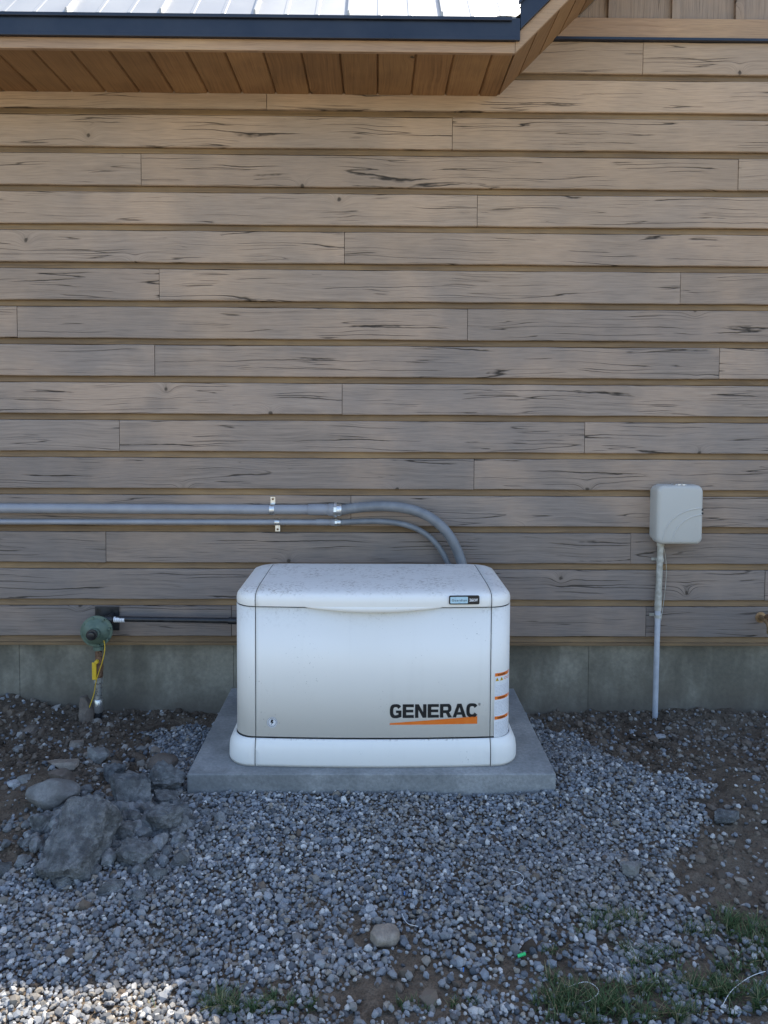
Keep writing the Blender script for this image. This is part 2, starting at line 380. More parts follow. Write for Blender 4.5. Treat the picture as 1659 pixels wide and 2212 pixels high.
sz=rng.lognormal(math.log(.0062),.60,x.size).clip(.003,.028); z=hgt(x,y)+sz*.1
o=scatter('soil_clods',x,y,z,sz,M_clod,.75,24,1,.28); o["kind"]="stuff"; o["label"]="loose crumbled soil clods on the bare dirt"; o["category"]="soil"
N=2600; x=RC.x+.03+rng.normal(0,.155,N);y=RC.y+.02+rng.normal(0,.11,N); k=notpad(x,y,.02)&(y<-.1); x=x[k];y=y[k]
sz=rng.lognormal(math.log(.0095),.55,len(x)).clip(.004,.034); z=hgt(x,y)+sz*.45+rng.uniform(0,.02,len(x))*np.exp(-((x-RC.x)/.2)**2-((y-RC.y)/.14)**2)
o=scatter('concrete_crumbs',x,y,z,sz,M_rubc,.8,30,2,.24); o["kind"]="stuff"; o["label"]="crumbled concrete bits around the broken lumps"; o["category"]="rubble"
# ---------------------------------------------------------------- grass
V=[];Fc=[]
def tuft(px,py,rx,ry,n,hh):
    nc=max(3,n//22); cs=[(random.gauss(0,.5)*rx,random.gauss(0,.5)*ry) for _ in range(nc)]
    for _ in range(int(n*.8)):
        ca_,cb_=random.choice(cs)
        a=ca_+random.gauss(0,7);b_=cb_+random.gauss(0,4)
        p=G(px+a,py+b_,.0); x_,y_=p.x,p.y
        if not notpad(np.array([x_]),np.array([y_]),.02)[0]: continue
        z_=h1(x_,y_); L=hh*random.uniform(.4,1.2); an=random.uniform(0,6.283); lean=random.uniform(.3,1.5)
        dx,dy=math.cos(an),math.sin(an); w=random.uniform(.0009,.0020); wx,wy=-dy*w,dx*w
        o_=len(V)
        for t in (0,.45,.8,1):
            r_=lean*L*t*t*.8; zz=z_-.003+L*t*(1-.35*lean*t*.8); ww=(1-t)**.6 if t<1 else 0
            V.append((x_+dx*r_-wx*ww,y_+dy*r_-wy*ww,zz)); V.append((x_+dx*r_+wx*ww,y_+dy*r_+wy*ww,zz))
        for q in range(3): Fc.append((o_+2*q,o_+2*q+1,o_+2*q+3,o_+2*q+2))
for t in [(1335,2000,75,22,380,.045),(1290,2020,50,15,130,.04),(1570,2010,90,20,480,.05),(1630,2035,70,20,320,.05),(1400,2085,70,25,330,.045),(1215,2170,80,35,600,.055),(1300,2205,110,25,480,.055),(1380,2160,110,30,420,.05),(1500,2160,90,40,360,.05),(1600,2170,90,40,420,.055),(1560,2110,60,20,130,.045),(1180,2075,40,12,60,.03),(1150,1985,70,15,80,.028),(475,2190,28,22,330,.05),(520,2205,40,14,220,.045),(600,2195,70,18,280,.035),(690,2190,60,18,120,.03),(805,1905,20,8,50,.022),(895,2200,60,18,90,.03),(1640,2100,40,20,160,.045),(1440,2215,120,20,320,.055),(300,2190,40,10,14,.03),(1000,2190,50,18,60,.03)]:
    tuft(*t)
me=bpy.data.meshes.new('grass'); me.from_pydata(V,[],Fc); me.materials.append(M_grass)
o=bpy.data.objects.new('grass',me); col.objects.link(o); o["kind"]="stuff"; o["label"]="short green grass tufts growing through the gravel"; o["category"]="grass"
# ---------------------------------------------------------------- rocks
from mathutils import noise as mn
def rock(name,px,pyb,w,h,mat,label,cat,group,ang=1.0,zr=.62,rotz=None,sub=4,tilt=0,crumb=0.0):
    p=G(px,pyb,.0); d=p.y-CY; s_=d/F; W=w*s_; Hh=h*s_*zr; D=W*random.uniform(.65,.9)
    D=min(D,max(.5*W,h*s_*1.1))
    bm=bmesh.new(); bmesh.ops.create_icosphere(bm,subdivisions=sub,radius=1)
    off=Vector((random.uniform(0,99),)*3)
    pl=[]
    blocky=ang>.6
    for _ in range(5 if blocky else 3):
        n_=Vector((random.gauss(0,1),random.gauss(0,1),random.gauss(0,.8))).normalized()
        pl.append((n_,random.uniform(.55,.85) if blocky else random.uniform(.75,.9)))
    rr_=Euler((random.uniform(-.25,.25),random.uniform(-.25,.25),random.uniform(0,1.5))).to_matrix()
    for v in bm.verts:
        c_=v.co.copy()
        if blocky:
            c_=rr_@c_; mx=max(abs(c_.x),abs(c_.y),abs(c_.z)); c_=c_/(mx**.92)*.8; c_=rr_.transposed()@c_
            c_.x*=1+.18*c_.z; c_.y*=1-.15*c_.x
        c_*=1+.20*mn.noise(c_*1.1+off)
        for n_,dd in pl:
            t=c_.dot(n_)-dd
            if t>0: c_-=n_*t*.97
        q=1+.05*mn.noise(c_*3+off)+.035*mn.noise(c_*8+off)*ang
        if crumb:
            q+=crumb*(.12*mn.noise(c_*5+off)+.09*mn.noise(c_*11+off)+.09*abs(mn.noise(c_*20+off)))
        c_*=q
        v.co=c_
    xs=[v.co.x for v in bm.verts];ys=[v.co.y for v in bm.verts];zs_=[v.co.z for v in bm.verts]
    for v in bm.verts: v.co=Vector(((v.co.x-(max(xs)+min(xs))/2)*W/(max(xs)-min(xs)),(v.co.y-(max(ys)+min(ys))/2)*D/(max(ys)-min(ys)),(v.co.z-(max(zs_)+min(zs_))/2)*Hh/(max(zs_)-min(zs_))*1.25))
    me=bpy.data.meshes.new(name); bm.to_mesh(me); bm.free(); me.materials.append(mat)
    me.polygons.foreach_set('use_smooth',[True]*len(me.polygons)); sharp(me,math.radians(20 if blocky else 40))
    o=bpy.data.objects.new(name,me); col.objects.link(o)
    y_=p.y+D*.5
    o.location=(p.x,y_,h1(p.x,y_)+Hh*.42); o.rotation_euler=(math.radians(tilt),math.radians(random.uniform(-8,8)) if blocky else 0,math.radians(random.uniform(-15,15) if rotz is None else rotz))
    top(o,label,cat,group); return o
gr1="loose rocks lying on the dirt"; gr2="broken concrete lumps beside the pad"
rock('rock',98,1776,120,74,M_rockg,"smooth grey-brown boulder half buried in dirt","rock",gr1,.35,.75)
rock('rock',125,1715,62,62,M_rockb,"brown angular rock standing upright in soil","rock",gr1,1)
rock('rock',128,1672,72,28,M_rockt,"flat tan rock resting behind a brown rock","rock",gr1,.8)
rock('rock',25,1706,36,24,M_rockw,"small pale rock on dark soil","rock",gr1,.9)
rock('rock',345,1670,68,48,M_rockb,"rounded brown rock beside the concrete pad","rock",gr1,.5)
rock('rock',182,1540,36,62,M_rockb,"dusty rock leaning against the foundation","rock",gr1,1,.9)
rock('rock',1370,1912,52,50,M_rockg,"faceted grey rock half sunk in gravel","rock",gr1,1)
rock('rock',832,2070,68,54,M_rockt,"rounded tan fieldstone lying in gravel","rock",gr1,.45)
rock('rock',1578,1800,66,40,M_rub,"crumbly blue-grey lump on bare dirt","rock",gr1,.8,.62,None,4,0,1)
rock('rock',1432,1582,26,14,M_rockw,"small pale stone near the foundation","rock",gr1,.8)
rock('rock',800,1985,22,26,M_rockw,"pinkish white quartz chip in gravel","rock",gr1,1.2)
rock('rock',205,1655,50,40,M_rockg,"grey rock on the soil beside rubble","rock",gr1,.8)
rock('rock',160,1600,34,26,M_rockt,"dusty tan stone on dirt mound","rock",gr1,.8)
rock('rock',1350,2135,30,20,M_rockt,"small tan stone among grass","rock",gr1,.8)
rock('rock',60,1570,40,24,M_rockb,"earth-covered rock on dirt mound","rock",gr1,.8)
for t in [(350,1728,90,66,.9,10),(272,1785,96,95,.85,0),(350,1762,60,42,.8,20),(345,1835,84,72,.8,0),(238,1700,58,44,.8,15),(290,1895,84,62,.75,0),(128,1935,50,36,.7,0),(232,1950,56,40,.7,0),(290,1965,42,32,.7,0),(84,1835,56,56,.75,0),(335,1918,48,38,.7,0),(300,1718,50,42,.8,0),(388,1790,32,34,.7,0),(262,1850,56,50,.7,5),(50,1860,36,28,.6,0)]:
    rock('concrete_chunk',t[0],t[1],t[2],t[3],M_rub,"crumbly broken concrete lump beside the pad","rubble",gr2,1.0,t[4],None,4,t[5],1.0)
def slab():
    pts=[(-.105,-.12),(-.03,-.135),(.075,-.12),(.100,-.01),(.11,.10),(.03,.145),(-.06,.12),(-.10,.02)]
    bm=bmesh.new(); T=.12
    lo=[bm.verts.new((a*1.04,b_*1.02,0)) for a,b_ in pts]; hi=[bm.verts.new((a*.90+.006,b_*.94,T+random.uniform(-.016,.016))) for a,b_ in pts]
    n=len(pts)
    for i in range(n): bm.faces.new((lo[i],lo[(i+1)%n],hi[(i+1)%n],hi[i]))
    tc_=bm.verts.new((0,0,T+.004)); bc=bm.verts.new((0,0,-.005))
    for i in range(n): bm.faces.new((hi[i],hi[(i+1)%n],tc_)); bm.faces.new((lo[(i+1)%n],lo[i],bc))
    bmesh.ops.triangulate(bm,faces=bm.faces)
    bmesh.ops.bevel(bm,geom=bm.edges[:],offset=.005,segments=1,affect='EDGES')
    bmesh.ops.triangulate(bm,faces=bm.faces)
    for it in range(6):
        es=[e for e in bm.edges if e.calc_length()>.007]
        if not es: break
        bmesh.ops.subdivide_edges(bm,edges=es,cuts=1); bmesh.ops.triangulate(bm,faces=[f for f in bm.faces if len(f.verts)>3])
    bm.normal_update()
    for v in bm.verts:
        p=v.co; dsp=.012*mn.noise(p*13)+.008*mn.noise(p*32)+.007*abs(mn.noise(p*70))+.004*mn.noise(p*130)
        v.co=p+v.normal*dsp
    me=bpy.data.meshes.new('concrete_chunk'); bm.to_mesh(me); bm.free(); me.materials.append(M_rub)
    o=bpy.data.objects.new('concrete_chunk',me); col.objects.link(o)
    p=G(172,1862,.03); o.location=(p.x,p.y+.045,.055); o.rotation_euler=(math.radians(38),math.radians(-5),math.radians(-10))
    top(o,"large broken concrete slab lump with exposed aggregate","rubble",gr2)
slab()
mats=[M_rockg,M_rockt,M_rockb,M_rockw]
for i in range(46):
    if i<20: px,py=random.uniform(20,400),random.uniform(1590,1720)
    elif i<34: px,py=random.uniform(1300,1640),random.uniform(1600,1960)
    else: px,py=random.uniform(100,1500),random.uniform(1950,2200)
    w=random.uniform(14,30)
    j=random.choices([0,1,2,3],[4,3,3,1])[0]
    rock('stone',px,py,w,w*.7,mats[j],["small grey stone on the ground","small tan stone on the ground","small brown stone on the ground","small pale stone on the ground"][j],"stone","small loose stones scattered over the yard",.8,.6,None,3)
# ---------------------------------------------------------------- house
house=empty('house',(0,0,0),"timber-sided house with metal roof and concrete foundation","house")
YS=-.04
zb=P(830,1388,YS).z; zt=P(1400,90,YS).z; NR=16; RH=(zt-zb)/NR
zsof=P(600,203,YS).z; pf=G(600,110,zsof); YF=pf.y; XC=P(1076,205,YS).x
XL,XR=-7.5,8.0
m=MB()
def board(m,x0,x1,z0,z1,yb,yf,bv=.004,step=.16,jit=.0018):
    n=max(2,int((x1-x0)/step)+1); v=[];f=[]
    for i in range(n):
        x_=x0+(x1-x0)*i/(n-1); j=lambda s_=1:random.uniform(-jit,jit)*s_
        a,b_,c_=j(),j(),j(.8)
        v+=[(x_,yb,z0),(x_,yf+bv+c_,z0+a),(x_,yf+c_,z0+bv+a),(x_,yf+c_,z1-bv+b_),(x_,yf+bv+c_,z1+b_),(x_,yb,z1)]
    for i in range(n-1):
        for k in range(6):
            k2=(k+1)%6; f.append((i*6+k,(i+1)*6+k,(i+1)*6+k2,i*6+k2))
    f.append((0,1,2,3,4,5)); f.append(tuple(reversed(range((n-1)*6,n*6))))
    m.add(v,f)
joints={0:[500,1395],1:[1652],2:[229,1362],3:[758],4:[1024],5:[258,1263],6:[739],7:[334,1554],8:[37,1010],9:[344,1470],10:[744],11:[1031],12:[305,1595],13:[977],14:[576],15:[1389]}
for r_ in range(NR):
    z0=zb+r_*RH; z1=z0+RH; ym=1388-(r_+.5)*81.2
    js=sorted(P(j,ym,YS).x for j in joints[r_])
    a=min(js[0]-1.8,-2.3)-random.uniform(0,.8); pre=[]
    while a>XL+.4: pre.append(a);a-=random.uniform(1.8,3)
    a=max(js[-1]+1.8,2.3)+random.uniform(0,.8); post=[]
    while a<XR-.4: post.append(a);a+=random.uniform(1.8,3)
    ed=[XL]+sorted(pre)+js+post+[XR]
    for i in range(len(ed)-1):
        board(m,ed[i]+.0014,ed[i+1]-.0014,z0+.034,z1-.002,-.010,YS+random.uniform(-.0015,.0015))
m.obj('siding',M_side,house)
m=MB(); m.box((XL,-.012,zb-.012),(XR,.02,zt))
for r_ in range(NR):
    z0=zb+r_*RH; m.add([(XL,-.020,z0+.0325),(XL,-.033,z0+.007),(XL,-.033,z0+.001),(XL,-.0125,z0+.001),(XR,-.020,z0+.0325),(XR,-.033,z0+.007),(XR,-.033,z0+.001),(XR,-.0125,z0+.001)],
      [(0,4,5,1),(1,5,6,2),(2,6,7,3)])
m.obj('wall',M_chan,house)
m=MB(); fz=zb-.014
edges=[XL]+[P(j,1450,0).x for j in (-1150,42,505,1271)]+[XR-3,XR]
for i in range(len(edges)-1): m.box((edges[i]+.0012,random.uniform(0,.003),-.6),(edges[i+1]-.0012,.25,fz))
m.box((XL,.006,-.6),(XR,.2,fz-.004))
m.obj('foundation',M_found,house,.002)
m=MB(); m.box((XL,-.048,fz),(XR,-.012,zb+.0005)); m.obj('starter_trim',M_chan,house,.002)
zt2=zt
m=MB(); m.box((XL+7.3,-.052,zt2+.012),(XR,.0,zt2+.012+.105)); m.obj('trim_board',M_fasc,house,.004)
m=MB(); m.box((XL+7.3,-.066,zt2-.002),(XR,-.012,zt2+.0105)); m.obj('flashing',M_trim,house)
XP=4.25
def rz(x_): return zsof+ (x_-XC) if x_<=XP else zsof+(XP-XC)-(x_-XP)
zg=zt2+.117
m=MB(); x_=XC+(zg-zsof)-.0
xs=[x_,XP,XP+(XP-x_)]
m.add([(xs[0],-.012,zg),(xs[1],-.012,rz(XP)),(xs[2],-.012,zg),(xs[0],.02,zg),(xs[1],.02,rz(XP)),(xs[2],.02,zg)],[(0,2,1),(3,4,5),(0,3,5,2),(0,1,4,3),(1,2,5,4)])
bx=P(1462,20,YS).x
k=-3
while True:
    xb=bx+k*.34; k+=1
    if xb<xs[0]+.02: continue
    if xb>min(xs[2],XR)-.05: break
    w=.022; m.add([(xb-w,-.036,zg),(xb+w,-.036,zg),(xb+w,-.036,rz(xb+w)-.01),(xb-w,-.036,rz(xb-w)-.01),(xb-w,-.012,zg),(xb+w,-.012,zg),(xb+w,-.012,rz(xb+w)-.01),(xb-w,-.012,rz(xb-w)-.01)],
       [(0,1,2,3),(1,5,6,2),(4,0,3,7),(3,2,6,7)])
m.obj('gable_wall',M_batt,house)
# roof
eh=.050; dh=.105
ze=zsof+eh+dh
YE=YF-.018
m=MB()
def rp(x_,y_,dz=0): return (x_,y_,ze+(y_-YE)+dz)
run=XP-XC
m.add([rp(XL-.5,YE),rp(XC,YE),rp(XC+run,YE+run),rp(XL-.5,YE+run)],[(0,1,2,3)])
m.add([rp(XL-.5,YE,-.03),rp(XC,YE,-.03),rp(XC+run,YE+run,-.03),rp(XL-.5,YE+run,-.03)],[(3,2,1,0)])
m.add([rp(XL-.5,YE),rp(XC,YE),rp(XL-.5,YE,-.03),rp(XC,YE,-.03)],[(0,2,3,1)])
sx=[P(q,44,YE).x for q in (143,348,550,752,955)]; pitch=(sx[-1]-sx[0])/4
k=-18
while k<12:
    xs_=sx[0]+k*pitch; k+=1
    if xs_<XL-.4: continue
    for off,hw,hh in ((0,.0065,.026),(pitch*.33,.012,.003),(pitch*.66,.012,.003)):
        xc=xs_+off
        y0=YE-.004 if off==0 else YE+.002
        if xc>XC+.0: y0=YE+(xc-XC)+.02
        if y0>YE+run-.1: continue
        y1=YE+run
        m.add([rp(xc-hw,y0),rp(xc+hw,y0),rp(xc+hw*.6,y0,hh),rp(xc-hw*.6,y0,hh),rp(xc-hw,y1),rp(xc+hw,y1),rp(xc+hw*.6,y1,hh),rp(xc-hw*.6,y1,hh)],
          [(0,1,2,3),(1,5,6,2),(2,6,7,3),(3,7,4,0)])
def gp(x_,y_,dz=0): return (x_,y_,rz(x_)+(ze-zsof)+.03+dz)
m.add([gp(XC,YE-.0),gp(XP,YE),gp(XP,YE+run)],[(0,1,2)]); m.add([gp(XC,YE,-.03),gp(XP,YE,-.03),gp(XP,YE+run,-.03)],[(2,1,0)])
m.add([gp(XP,YE),gp(XR+.5,YE),gp(XR+.5,YE+run),gp(XP,YE+run)],[(0,1,2,3)]); m.add([gp(XP,YE,-.03),gp(XR+.5,YE,-.03),gp(XR+.5,YE+run,-.03),gp(XP,YE+run,-.03)],[(3,2,1,0)])
m.add([rp(XL-.5,YE+run),rp(XP,YE+run),(XP,YE+2*run,ze),(XL-.5,YE+2*run,ze)],[(0,1,2,3)])
roof=m.obj('roof',M_roof,house)
m=MB(); m.add([rp(XC-.10,YE-.002,.012),(XC-.0,YE-.002,ze+.004),(XC+1.2,YE+1.2,ze+1.21),rp(XC+1.1,YE+1.2,.012)],[(0,1,2,3)]); m.obj('valley_flashing',M_roof,roof)
m=MB(); m.box((XL-.5,YE-.004,zsof+eh),(XC+.02,YE+.012,ze-.004))
m.box((XL-.5,YE-.018,ze-.022),(XC-.02,YE-.0045,ze-.006))
m.box((XL-.5,YE-.012,zsof+eh-.003),(XC+.0,YE-.0045,zsof+eh+.012))
m.obj('drip_edge',M_trim,roof,.002)
def sl(m,x0,x1,b0,b1,y0,y1,flip=False):
    v=[(x0,y0,rz(x0)+b0),(x1,y0,rz(x1)+b0),(x1,y0,rz(x1)+b1),(x0,y0,rz(x0)+b1),(x0,y1,rz(x0)+b0),(x1,y1,rz(x1)+b0),(x1,y1,rz(x1)+b1),(x0,y1,rz(x0)+b1)]
    m.add(v,[(0,1,2,3),(7,6,5,4),(1,0,4,5),(3,2,6,7),(0,3,7,4),(2,1,5,6)])
m=MB(); sl(m,XC+.022,XP,eh+.03,eh+dh+.055,YE-.004,YE+.012); sl(m,XC+.01,XP,eh+dh+.04,eh+dh+.062,YE-.022,YE-.0045); sl(m,XP,XR+.5,eh+.03,eh+dh+.055,YE-.004,YE+.012)
m.obj('rake_trim',M_trim,roof,.002)
m=MB(); m.box((XL-.5,YF-.006,zsof-.002),(XC+.0,YF+.018,zsof+eh)); m.obj('fascia',M_fasc,roof,.003)
m=MB(); sl(m,XC+.001,XP,-.002,eh+.03,YF-.006,YF+.018); sl(m,XP,XR+.5,-.002,eh+.03,YF-.006,YF+.018); m.obj('barge_board',M_fasc,roof,.003)
m=MB(); x0=P(65,112,YF).x; sw=P(905,115,YF).x-P(822,115,YF).x
ks=int((XL-.5-x0)/sw)
a=x0+ks*sw
while a<XC-.01:
    b_=min(a+sw,XC)
    m.add([(a+.0005,YF+.019,zsof+.012),(a+.008,YF+.019,zsof),(b_-.008,YF+.019,zsof),(b_-.0005,YF+.019,zsof+.012),(a+.0005,YS-.001,zsof+.012),(a+.008,YS-.001,zsof),(b_-.008,YS-.001,zsof),(b_-.0005,YS-.001,zsof+.012),(a+.0005,YF+.019,zsof+.02),(b_-.0005,YF+.019,zsof+.02),(a+.0005,YS-.001,zsof+.02),(b_-.0005,YS-.001,zsof+.02)],
       [(0,4,5,1),(1,5,6,2),(2,6,7,3),(0,8,10,4),(3,7,11,9),(8,9,11,10)])
    a+=sw
m.box((XL-.5,YF+.019,zsof+.022),(XC+.02,.0,zsof+.03))
m.obj('soffit',M_soff,roof)
m=MB(); a=XC+.002; st=.105
while a<XR+.3:
    b_=a+st
    if a<XP<b_: b_=XP
    e=.004; d8=.007
    m.add([(a,YF+.019,rz(a)+d8),(a+e,YF+.019,rz(a+e)),(b_-e,YF+.019,rz(b_-e)),(b_,YF+.019,rz(b_)+d8),(a,YS-.001,rz(a)+d8),(a+e,YS-.001,rz(a+e)),(b_-e,YS-.001,rz(b_-e)),(b_,YS-.001,rz(b_)+d8)],[(0,4,5,1),(1,5,6,2),(2,6,7,3)])
    a=b_
sl(m,XC+.0,XP,.012,.025,YF+.019,.0); sl(m,XP,XR+.4,.012,.025,YF+.019,.0)
m.obj('rake_soffit',M_soff,roof)
# ---------------------------------------------------------------- pad
m=MB(); m.box((PX0,PY0,-.06),(PX1,PY1,.10)); o=m.obj('concrete_pad',M_pad,None,.006,3); top(o,"grey rectangular concrete equipment pad set in gravel","concrete pad")
# ---------------------------------------------------------------- generator
gen=empty('generator',(0,0,0),"off-white standby generator with orange and black logo on concrete pad","generator")
YG=G(806,1658,.10).y-.008; YFc=YG+.023
aB=(P(1116,1625,YG+.09).x-P(495,1625,YG+.09).x)/2+.002; BA=(P(1101,1450,YG+.11).x-P(511,1450,YG+.11).x)/2
GX=(P(1101,1450,YG+.11).x+P(511,1450,YG+.11).x)/2
SX=(P(1062,1450,YFc).x-P(552,1450,YFc).x)/2
aL=(P(1103,1305,YG+.11).x-P(511,1305,YG+.11).x)/2
GY=YG+.341; GZ=.10
def outline(a,b_,r_,bow,z,nf=40,nc=12,ns=6):
    pts=[]
    for i in range(nf+1): pts.append((-(a-r_)+2*(a-r_)*i/nf,-b_))
    for i in range(1,nc): t=-math.pi/2+math.pi/2*i/nc; pts.append((a-r_+r_*math.cos(t),-b_+r_+r_*math.sin(t)))
    for i in range(ns+1): pts.append((a,-b_+r_+2*(b_-r_)*i/ns))
    for i in range(1,nc): t=math.pi/2*i/nc; pts.append((a-r_+r_*math.cos(t),b_-r_+r_*math.sin(t)))
    for i in range(nf+1): pts.append(((a-r_)-2*(a-r_)*i/nf,b_))
    for i in range(1,nc): t=math.pi/2+math.pi/2*i/nc; pts.append((-a+r_+r_*math.cos(t),b_-r_+r_*math.sin(t)))
    for i in range(ns+1): pts.append((-a,b_-r_-2*(b_-r_)*i/ns))
    for i in range(1,nc): t=math.pi+math.pi/2*i/nc; pts.append((-a+r_+r_*math.cos(t),-b_+r_+r_*math.sin(t)))
    out=[]
    for x_,y_ in pts:
        wgt=max(0,-y_/b_); out.append((x_+GX,y_-bow*wgt*(1-(x_/a)**2)+GY,z))
    return out
BB,BR,BW=.298,.085,.022
def front_y(X,off=0):
    x_=X-GX; ax=abs(x_); y_=-BB
    if ax>BA-BR:
        t=min(ax-(BA-BR),BR*.999); y_=-BB+BR-math.sqrt(BR*BR-t*t)
    return y_-BW*max(0,-y_/BB)*(1-(x_/BA)**2)+GY-off
def loft(levels,capt=True,capb=True):
    bm=bmesh.new(); rows=[]
    for L in levels: rows.append([bm.verts.new(p) for p in outline(*L)])
    n=len(rows[0])
    for i in range(len(rows)-1):
        for k in range(n): bm.faces.new((rows[i][k],rows[i][(k+1)%n],rows[i+1][(k+1)%n],rows[i+1][k]))
    if capt: bm.faces.new(rows[-1])
    if capb: bm.faces.new(list(reversed(rows[0])))
    return bm
def cutpart(levels,name,mat,cuts,parent=gen,capt=True,capb=True,solid=.004):
    bm=loft(levels,capt,capb)
    for co_,no_ in cuts:
        geom=bm.verts[:]+bm.edges[:]+bm.faces[:]
        bmesh.ops.bisect_plane(bm,geom=geom,plane_co=co_,plane_no=no_,clear_outer=True)
    me=bpy.data.meshes.new(name); bm.to_mesh(me); bm.free(); me.materials.append(mat)
    me.polygons.foreach_set('use_smooth',[True]*len(me.polygons)); sharp(me,math.radians(40))
    o=bpy.data.objects.new(name,me); col.objects.link(o); o.parent=parent
    if solid: s_=o.modifiers.new('thick','SOLIDIFY'); s_.thickness=solid; s_.offset=-1
    return o
g=.0019
zB0=GZ+.004; zD0=P(806,1595,YFc).z; zD1=P(806,1313,YFc).z
def lv(lst,ins=0): return [(a-ins,b_-ins,max(r_-ins*.3,.03),bw,z) for a,b_,r_,bw,z in lst]
hB=zD0-.003-zB0
base=[(aB-.004,.315,.10,.022,zB0-.003),(aB,.319,.10,.022,zB0+.10*hB),(aB,.319,.10,.022,zB0+.42*hB),(aB-.003,.316,.10,.022,zB0+.66*hB),(aB-.010,.311,.098,.022,zB0+.82*hB),(aB-.021,.305,.093,.022,zB0+.93*hB),(BA+.003,.300,.086,.022,zB0+hB)]
body=[(BA,BB,BR,BW,zD0),(BA,BB,BR,BW,(zD0+zD1)/2),(BA,BB,BR,BW,zD1)]
zl=zD1+.001
lid=[(aL-.008,.299,.086,.022,zl),(aL-.001,.306,.09,.022,zl+.004),(aL,.307,.09,.022,zl+.024),(aL-.003,.304,.09,.022,zl+.041),(aL-.010,.297,.09,.022,zl+.051),(aL-.024,.285,.09,.022,zl+.058),(aL-.051,.265,.085,.02,zl+.063),(aL-.096,.235,.08,.016,zl+.067),(aL-.156,.19,.07,.012,zl+.070),(aL-.236,.13,.06,.006,zl+.072)]
GP=Vector((GX,GY,0))
cR=[(GP+Vector((SX+g,0,0)),(-1,0,0))]; cL=[(GP-Vector((SX+g,0,0)),(1,0,0))]
cM=[(GP+Vector((SX-g,0,0)),(1,0,0)),(GP-Vector((SX-g,0,0)),(-1,0,0))]
cutpart(lv(base,.007),'base_frame',M_core,[],solid=0); cutpart(lv(body,.008),'frame',M_core,[],solid=0); cutpart(lv(lid[:-2],.006),'lid_frame',M_core,[],solid=0)
cutpart(base,'base_skirt',M_gen,cM+[(GP,(0,1,0))],capt=False,capb=False); cutpart(base,'base_skirt',M_gen,cM+[(GP,(0,-1,0))],capt=False,capb=False)
cutpart(base,'base_corner',M_gen,cR,capt=False,capb=False); cutpart(base,'base_corner',M_gen,cL,capt=False,capb=False)
body2=[(a,b_,r_,w,z+dz) for (a,b_,r_,w,z),dz in zip(body,(.003,0,-.002))]
door=cutpart(body2,'door',M_gen,cM+[(GP,(0,1,0))],capt=False,capb=False)
cutpart(body2,'corner_panel',M_gen,cR,capt=False,capb=False); cutpart(body2,'corner_panel',M_gen,cL,capt=False,capb=False)
cutpart(body2,'rear_panel',M_gen,cM+[(GP,(0,-1,0))],capt=False,capb=False)
lido=cutpart(lid,'lid',M_gen,cM,capb=False); cutpart(lid,'lid_corner',M_gen,cR,capb=False); cutpart(lid,'lid_corner',M_gen,cL,capb=False)
m=MB(); n=30; v=[];f=[]
for i in range(n+1):
    x_=-.285+.57*i/n; X=GX+x_; q=(1-(x_/.285)**2); zb_=zl+.002-.017*q; y_=front_y(X)
    v+=[(X,y_-.0072,zl+.006),(X,y_-.0085-.012*q,zb_),(X,y_-.004-.004*q,zb_-.0012),(X,y_-.001,zl+.003)]
for i in range(n):
    for k in range(3): f.append((i*4+k,(i+1)*4+k,(i+1)*4+k+1,i*4+k+1))
m.add(v,f,0,None,True); m.obj('lid_handle',M_gen,gen)
# decals
def curve_mesh(splines):
    cu=bpy.data.curves.new('c','CURVE'); cu.dimensions='2D'; cu.fill_mode='BOTH'
    for s_ in splines:
        sp=cu.splines.new('POLY'); sp.points.add(len(s_)-1)
        for i,(a,b_) in enumerate(s_): sp.points[i].co=(a,b_,0,1)
        sp.use_cyclic_u=True
    ob=bpy.data.objects.new('c',cu); col.objects.link(ob)
    bpy.context.view_layer.update()
    me=bpy.data.meshes.new_from_object(ob.evaluated_get(bpy.context.evaluated_depsgraph_get()))
    bpy.data.objects.remove(ob); return me
def text_mesh(body,off=0.0,sp=1.0):
    cu=bpy.data.curves.new('t','FONT'); cu.body=body; cu.size=1; cu.offset=off; cu.space_character=sp; cu.resolution_u=4
    ob=bpy.data.objects.new('t',cu); col.objects.link(ob); bpy.context.view_layer.update()
    me=bpy.data.meshes.new_from_object(ob.evaluated_get(bpy.context.evaluated_depsgraph_get()))
    bpy.data.objects.remove(ob); return me
def place(me,name,mat,x0,x1,z0,z1,parent,yfn):
    xs=[v.co.x for v in me.vertices];ys=[v.co.y for v in me.vertices]
    a0,a1,b0,b1=min(xs),max(xs),min(ys),max(ys)
    bm=bmesh.new(); bm.from_mesh(me)
    for v in bm.verts:
        X=x0+(v.co.x-a0)/(a1-a0)*(x1-x0); Z=z0+(v.co.y-b0)/(b1-b0)*(z1-z0); v.co=(X,yfn(X,Z),Z)
    bmesh.ops.recalc_face_normals(bm,faces=bm.faces)
    me2=bpy.data.meshes.new(name); bm.to_mesh(me2); bm.free(); me2.materials.append(mat)
    o=bpy.data.objects.new(name,me2); col.objects.link(o); o.parent=parent; return o
def strip(x0,x1,z0,z1,off,n=10,z1b=None):
    m=MB(); v=[];f=[]
    for i in range(n+1):
        t=i/n; X=x0+(x1-x0)*t; zc=z1 if z1b is None else z1+(z1b-z1)*t
        v+=[(X,front_y(X,off),z0),(X,front_y(X,off),zc)]
    for i in range(n): f.append((2*i,2*i+2,2*i+3,2*i+1))
    m.add(v,f); return m
def sup(cx,cy,rx,ry,t,e=.72):
    c_,s_=math.cos(t),math.sin(t); return (cx+rx*math.copysign(abs(c_)**e,c_),cy+ry*math.copysign(abs(s_)**e,s_))
def arc(rx,ry,a0,a1,n=18): return [sup(.5,.5,rx,ry,math.radians(a0+(a1-a0)*i/n)) for i in range(n+1)]
